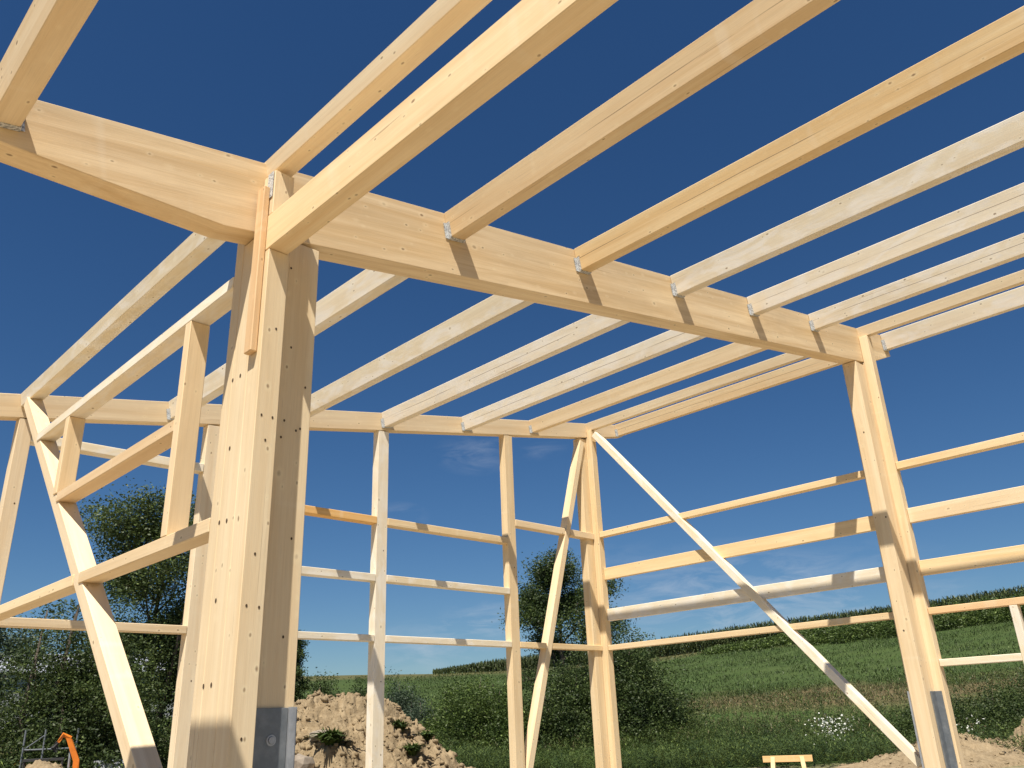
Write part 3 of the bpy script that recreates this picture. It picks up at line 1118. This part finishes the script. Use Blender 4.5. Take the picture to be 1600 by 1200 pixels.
def heap(name, label, base, rx, ry, H, seed, res=150, clods=900, flat=.5):
    root = bpy.data.objects.new(name, None)
    C.objects.link(root)
    root.location = base
    tag(root, label, 'heap')
    xs = np.linspace(-1.15, 1.15, res)
    X, Y = np.meshgrid(xs, xs, indexing='ij')

    def hf(X, Y):
        R = np.hypot(X, Y) + .10 * vnoise(X * 2.3 + 40, Y * 2.3 + 40, seed)
        z = np.clip(1 - np.clip(R - flat * .4, 0, 9) / (1 - flat * .4), 0, 1)
        z = H * (z ** .9)
        q = np.clip(z / .25, 0, 1)
        z = z + q * (.20 * vnoise(X * rx * 1.1 + 20, Y * ry * 1.1 + 20, seed + 1) + .13 * vnoise(X * rx * 2.7 + 9, Y * ry * 2.7 + 9, seed + 2) + .085 * vnoise(X * rx * 6 + 9, Y * ry * 6 + 9, seed + 3) + .10 * np.abs(vnoise(X * rx * 8 + 2, Y * ry * 8 + 7, seed + 6)) + .075 * np.abs(vnoise(X * rx * 15 + 9, Y * ry * 15, seed + 4)) + .03 * vnoise(X * rx * 27 + 5, Y * ry * 27 + 3, seed + 5))
        return np.where(R > 1.0, -.15, z)

    Z = hf(X, Y)
    v = np.stack([X * rx, Y * ry, Z], -1).reshape(-1, 3)
    i, j = np.meshgrid(np.arange(res - 1), np.arange(res - 1), indexing='ij')
    a = (i * res + j).ravel()
    q = np.stack([a, a + res, a + res + 1, a + 1], -1)
    np_mesh('soil', v, q, M['soil'], parent=root)
    # clods
    rng = np.random.default_rng(seed)
    mb = MB()
    ico = [(0, 0, 1), (.89, 0, .45), (.28, .85, .45), (-.72, .53, .45), (-.72, -.53, .45), (.28, -.85, .45), (.72, .53, -.45), (-.28, .85, -.45), (-.89, 0, -.45), (-.28, -.85, -.45), (.72, -.53, -.45), (0, 0, -1)]
    icf = [(0, 1, 2), (0, 2, 3), (0, 3, 4), (0, 4, 5), (0, 5, 1), (1, 6, 2), (2, 7, 3), (3, 8, 4), (4, 9, 5), (5, 10, 1), (6, 7, 2), (7, 8, 3), (8, 9, 4), (9, 10, 5), (10, 6, 1), (11, 7, 6), (11, 8, 7), (11, 9, 8), (11, 10, 9), (11, 6, 10)]
    V, F = [], []
    k = 0
    for c in range(clods):
        rr, aa = math.sqrt(rng.uniform(0, 1.05)), rng.uniform(0, 2 * math.pi)
        x, y = rr * math.cos(aa), rr * math.sin(aa)
        z = float(hf(np.array([x]), np.array([y]))[0])
        s = .008 + .06 * rng.uniform() ** 7
        sx = rng.uniform(.7, 1.3, 3)
        for p in ico:
            j = rng.uniform(.45, 1.35)
            V.append((x * rx + p[0] * s * sx[0] * j, y * ry + p[1] * s * sx[1] * j, max(z, 0) + s * .25 + p[2] * s * sx[2] * .8 * j))
        F += [tuple(12 * k + q_ for q_ in f) for f in icf]
        k += 1
    o = np_mesh('clods', np.array(V), np.array(F), M['soil'], parent=root)
    o['kind'] = 'stuff'
    return root, hf


HB = gp(32.3, 15.2)
HRX, HRY, HH = 3.2, 3.3, 1.98
HB.z = -.02
hroot, hf = heap('soil_heap', 'tall heap of loose sandy soil and clods beyond the back wall', HB, HRX, HRY, HH, 7, 340, 11000, .95)
heap('soil_heap', 'low sand pile beside the orange machine at the lower left', gp(17.0, 21), 1.3, 1.0, 1.15, 8, 70, 250)
heap('soil_heap', 'low sandy mound by the far column foot at the right', gp(70.5, 31), 7.0, 2.4, .33, 9, 120, 900)
heap('soil_heap', 'small pale soil pile at the right edge among weeds', gp(74.6, 33), 2.4, 1.3, 1.45, 10, 80, 300)


def tuft(name, label, loc, R, n, leaf, mat, seed, cat='weeds', group=None):
    rng = np.random.default_rng(seed)
    ang = rng.uniform(0, 2 * math.pi, n)
    lean = rng.uniform(.35, 1.5, n)
    L = R * rng.uniform(.7, 1.5, n)
    base = np.stack([np.cos(ang), np.sin(ang), 0 * ang], 1) * (rng.uniform(0, .45, n) * R)[:, None] + [0, 0, -.03]
    out = np.stack([np.cos(ang + rng.normal(size=n) * .5), np.sin(ang + rng.normal(size=n) * .5), 0 * ang], 1)
    up = np.array([0, 0, 1.0])
    m1 = base + out * (lean * L * .35)[:, None] + up * (L * .6)[:, None]
    m2 = base + out * (lean * L * .9)[:, None] + up * (L * (.95 - .35 * lean))[:, None]
    sd_ = np.cross(out, up)
    w_ = (leaf * .16 * rng.uniform(.7, 1.6, n))[:, None]
    v = np.stack([base - sd_ * w_ * .5, base + sd_ * w_ * .5, m1 + sd_ * w_, m1 - sd_ * w_, m2 + sd_ * w_ * .15, m2 - sd_ * w_ * .15], 1).reshape(-1, 3)
    k = np.arange(n)[:, None] * 6
    q = np.concatenate([k + [0, 1, 2, 3], k + [3, 2, 4, 5]], 1).reshape(-1, 4)
    o = np_mesh(name, v, q, mat)
    o.location = loc
    tag(o, label, cat, group)
    return o


def on_heap(az, el_y):
    """point of the heap surface met from above at a bearing and distance"""
    p = polar(az, el_y)
    x, y = (p.x - HB.x) / HRX, (p.y - HB.y) / HRY
    return Vector((p.x, p.y, HB.z + float(hf(np.array([x]), np.array([y]))[0])))


for i, (az, r, R, lab) in enumerate((
        (32.6, 13.2, .36, 'dark green weed tuft on the left shoulder of the soil heap'),
        (33.3, 12.7, .24, 'small weed tuft low on the heap left of the slim post'),
        (36.7, 14.0, .28, 'weed tuft on the heap just right of the slim post'),
        (37.6, 13.6, .26, 'weed tuft on the middle of the heap right of the post'),
        (36.6, 12.9, .24, 'weed tuft near the foot of the heap right of the post'),
        (38.6, 14.2, .22, 'small weed tuft on the right flank of the soil heap'),
        (39.6, 14.4, .20, 'outermost weed tuft at the right tail of the heap'),
        (35.6, 14.9, .25, 'pale green weeds on the crest of the heap'))):
    tuft('weed_tuft', lab, on_heap(az, r), R * .62, 420, R * .30, M['leaf_mid'], 200 + i, group='weed tufts on the soil heap')


def rock(name, label, loc, s, mat, seed):
    import bmesh
    rng = random.Random(seed)
    bm = bmesh.new()
    bmesh.ops.create_icosphere(bm, subdivisions=2, radius=1)
    for v in bm.verts:
        j = 1 + rng.uniform(-.13, .13)
        v.co = Vector((max(-.75, min(.75, v.co.x)) * s[0] * j, max(-.7, min(.7, v.co.y)) * s[1] * j, max(-.7, min(.75, v.co.z)) * s[2] * j))
    me = bpy.data.meshes.new(name)
    bm.to_mesh(me)
    bm.free()
    me.materials.append(mat)
    o = bpy.data.objects.new(name, me)
    C.objects.link(o)
    o.location = loc
    o.rotation_euler = (rng.uniform(-.3, .3), rng.uniform(-.3, .3), rng.uniform(0, 3))
    tag(o, label, 'rock')
    return o


st1 = simple('stone_grey', (.22, .18, .14), .9, 0, 6, (.33, .28, .22), .4, .65, .6, .02)
st2 = simple('stone_tan', (.52, .40, .24), .9, 0, 6, (.44, .33, .2), .4, .65, .4, .02)
for az, r, s, m, lab in ((30.9, 12.75, (.24, .20, .20), st1, 'grey-brown boulder low on the heap beside the near column'),
                         (32.0, 12.7, (.13, .12, .14), st2, 'square pale stone right of the grey boulder'),
                         (31.9, 13.3, (.20, .16, .08), st1, 'flat grey slab above the pale stone'),
                         (32.3, 13.25, (.12, .10, .09), st2, 'small pale stone under the weed tuft')):
    p = on_heap(az, r)
    rock('stone', lab, p + Vector((0, 0, s[2] * .3)), s, m, int(az * 100))


# ------------------------------------------------------------------ sawhorse
def sawhorse():
    p = gp(60.6, 19.6)
    root = bpy.data.objects.new('sawhorse', None)
    C.objects.link(root)
    root.location = p
    root.rotation_euler = (0, 0, math.radians(-64))
    tag(root, 'small wooden sawhorse standing on the sand beyond the right wall', 'sawhorse')
    L = .98
    mb = MB()
    mb.box(-L / 2, L / 2, -.03, .03, .705, .825)
    mb.build('top_beam', M['orange'], root, bevel=.003)
    for sx in (-1, 1):
        for sy in (-1, 1):
            m = MB()
            a = Vector((sx * .285, sy * .035, .80))
            b = Vector((sx * .36, sy * .26, 0.0))
            d = (b - a).normalized()
            e = Vector((1, 0, 0))
            g = d.cross(e).normalized()
            vs = []
            for q in (a, b):
                for u, v_ in ((-1, -1), (1, -1), (1, 1), (-1, 1)):
                    vs.append(q + e * u * .042 + g * v_ * .02)
            m.add(vs, [(3, 2, 1, 0), (4, 5, 6, 7), (0, 1, 5, 4), (1, 2, 6, 5), (2, 3, 7, 6), (3, 0, 4, 7)])
            m.build('leg', M['honey'], root, bevel=.002)
        m = MB()
        m.box(sx * .30 - .012, sx * .30 + .012, -.14, .14, .40, .48)
        m.build('crosspiece', M['honey'], root)


sawhorse()


# ------------------------------------------------------------------ small excavator, racks and sheeting at the left
def excavator():
    root = bpy.data.objects.new('mini_excavator', None)
    C.objects.link(root)
    root.location = gp(17.05, 24.5)
    root.rotation_euler = (0, 0, math.radians(-18))
    tag(root, 'orange mini excavator arm rising in front of the dark tree', 'excavator')
    org = simple('orange_paint', (.72, .20, .02), .45, 0, 8, (.55, .15, .02), .5, .75)
    blk = simple('black_rubber', (.03, .03, .03), .8)
    for s in (-1, 1):
        m = MB()
        prof = [(-.75, .1), (-.6, 0), (.6, 0), (.75, .1), (.75, .3), (.6, .42), (-.6, .42), (-.75, .3)]
        vs = [(x, s * .5 - .13, z) for x, z in prof] + [(x, s * .5 + .13, z) for x, z in prof]
        n = len(prof)
        m.add(vs, [tuple(range(n)), tuple(reversed(range(n, 2 * n)))] + [(k, n + k, n + (k + 1) % n, (k + 1) % n) for k in range(n)])
        m.build('track', blk, root)
    m = MB()
    m.box(-.7, .55, -.5, .5, .46, .95)
    m.build('body', org, root, bevel=.05)
    m = MB()
    for x, y in ((-.5, -.4), (-.5, .4), (.3, -.4), (.3, .4)): m.tube([(x, y, .95), (x, y, 1.3)], .025)
    m.box(-.53, .33, -.43, .43, 1.28, 1.33)
    m.build('canopy', blk, root)
    m = MB()
    m.tube([(.62, 0, .7), (.60, 0, 1.25), (.36, 0, 1.78)], [.095, .095, .07], 4)
    m.build('boom', org, root)
    m = MB()
    m.tube([(.40, 0, 1.74), (.24, 0, 1.84), (.14, 0, 1.66)], [.07, .06, .04], 4)
    m.build('stick', org, root)
    m = MB()
    m.tube([(.46, .10, .8), (.44, .10, 1.5)], .03, 6)
    m.build('hydraulic_ram', M['steel_pale'], root)
    m = MB()
    m.tube([(.14, -.10, 1.68), (.06, -.10, 1.56), (.14, -.10, 1.46)], [.05, .07, .03], 6)
    m.tube([(.14, .10, 1.68), (.06, .10, 1.56), (.14, .10, 1.46)], [.05, .07, .03], 6)
    m.box(.04, .16, -.12, .12, 1.54, 1.60)
    m.build('bucket', blk, root)


excavator()


def rack():
    root = bpy.data.objects.new('scaffold_frame', None)
    C.objects.link(root)
    root.location = gp(16.2, 25.5)
    root.rotation_euler = (0, 0, math.radians(-16))
    tag(root, 'grey scaffold frame of poles and a diagonal in front of the left trees', 'scaffold')
    for x in (-.22, .22, .95):
        m = MB(); m.tube([(x, 0, 0), (x, 0, 1.98)], .024); m.build('pole', M['steel'], root)
    for z in (1.0, 1.52):
        m = MB(); m.tube([(-.24, 0, z), (.97, 0, z)], .02); m.build('crossbar', M['steel'], root)
    m = MB(); m.tube([(-.22, .03, 1.52), (.22, .03, 1.85)], .014); m.build('diagonal', M['steel'], root)


rack()


def sheeting():
    root = bpy.data.objects.new('wrapped_stack', None)
    C.objects.link(root)
    root.location = gp(20.5, 26)
    root.rotation_euler = (0, 0, math.radians(-22))
    tag(root, 'stack wrapped in pale sheeting among the plants left of the brace', 'stack')
    rng = random.Random(4)
    m = MB()
    nx, nz_ = 9, 7
    for side in (-1, 1):
        b = len(m.v)
        vs = []
        for i in range(nx):
            for k in range(nz_):
                vs.append((-.5 + i / (nx - 1), side * .4 + rng.uniform(-.02, .02), k / (nz_ - 1) * 1.15 + rng.uniform(-.015, .015)))
        m.add(vs, [(i * nz_ + k, (i + 1) * nz_ + k, (i + 1) * nz_ + k + 1, i * nz_ + k + 1) for i in range(nx - 1) for k in range(nz_ - 1)])
    m.box(-.5, .5, -.4, .4, .02, 1.14)
    m.build('sheet', simple('pale_film', (.55, .58, .60), .35, 0, 5, (.42, .45, .47), .4, .6, .4, .02), root)
    m = MB()
    for y in (-.3, 0, .3): m.box(-.55, .55, y - .05, y + .05, -.02, .02)
    m.build('pallet', M['honey'], root)


sheeting()


def hall():
    root = bpy.data.objects.new('farm_hall', None)
    C.objects.link(root)
    base = gp(21.5, 78)
    root.location = base
    root.rotation_euler = (0, 0, math.radians(-14))
    tag(root, 'low pale hall glimpsed far behind the left trees', 'building')
    m = MB(); m.box(-11, 11, -4, 4, -1.5, 3.0)
    m.build('wall', simple('render_grey', (.36, .37, .37), .8, 0, 2, (.30, .31, .32)), root)
    m = MB()
    prof = [(-4.5, 2.9), (4.5, 2.9), (0, 4.6)]
    vs = [(-11.4, y, z) for y, z in prof] + [(11.4, y, z) for y, z in prof]
    m.add(vs, [(0, 1, 2), (5, 4, 3), (0, 3, 4, 1), (1, 4, 5, 2), (2, 5, 3, 0)])
    m.build('roof', simple('roof_sheet', (.40, .43, .47), .5, .2, 3, (.34, .36, .40)), root)
    glass = simple('window_glass', (.05, .06, .07), .15)
    for x in (-8, -4, 0, 4, 8):
        m = MB(); m.box(x - .7, x + .7, -4.06, -3.99, .9, 2.1)
        m.build('window', glass, root)
    m = MB(); m.box(-6.9, -5.1, -4.05, -3.99, -1.4, 1.9)
    m.build('door', M['steel'], root)


hall()
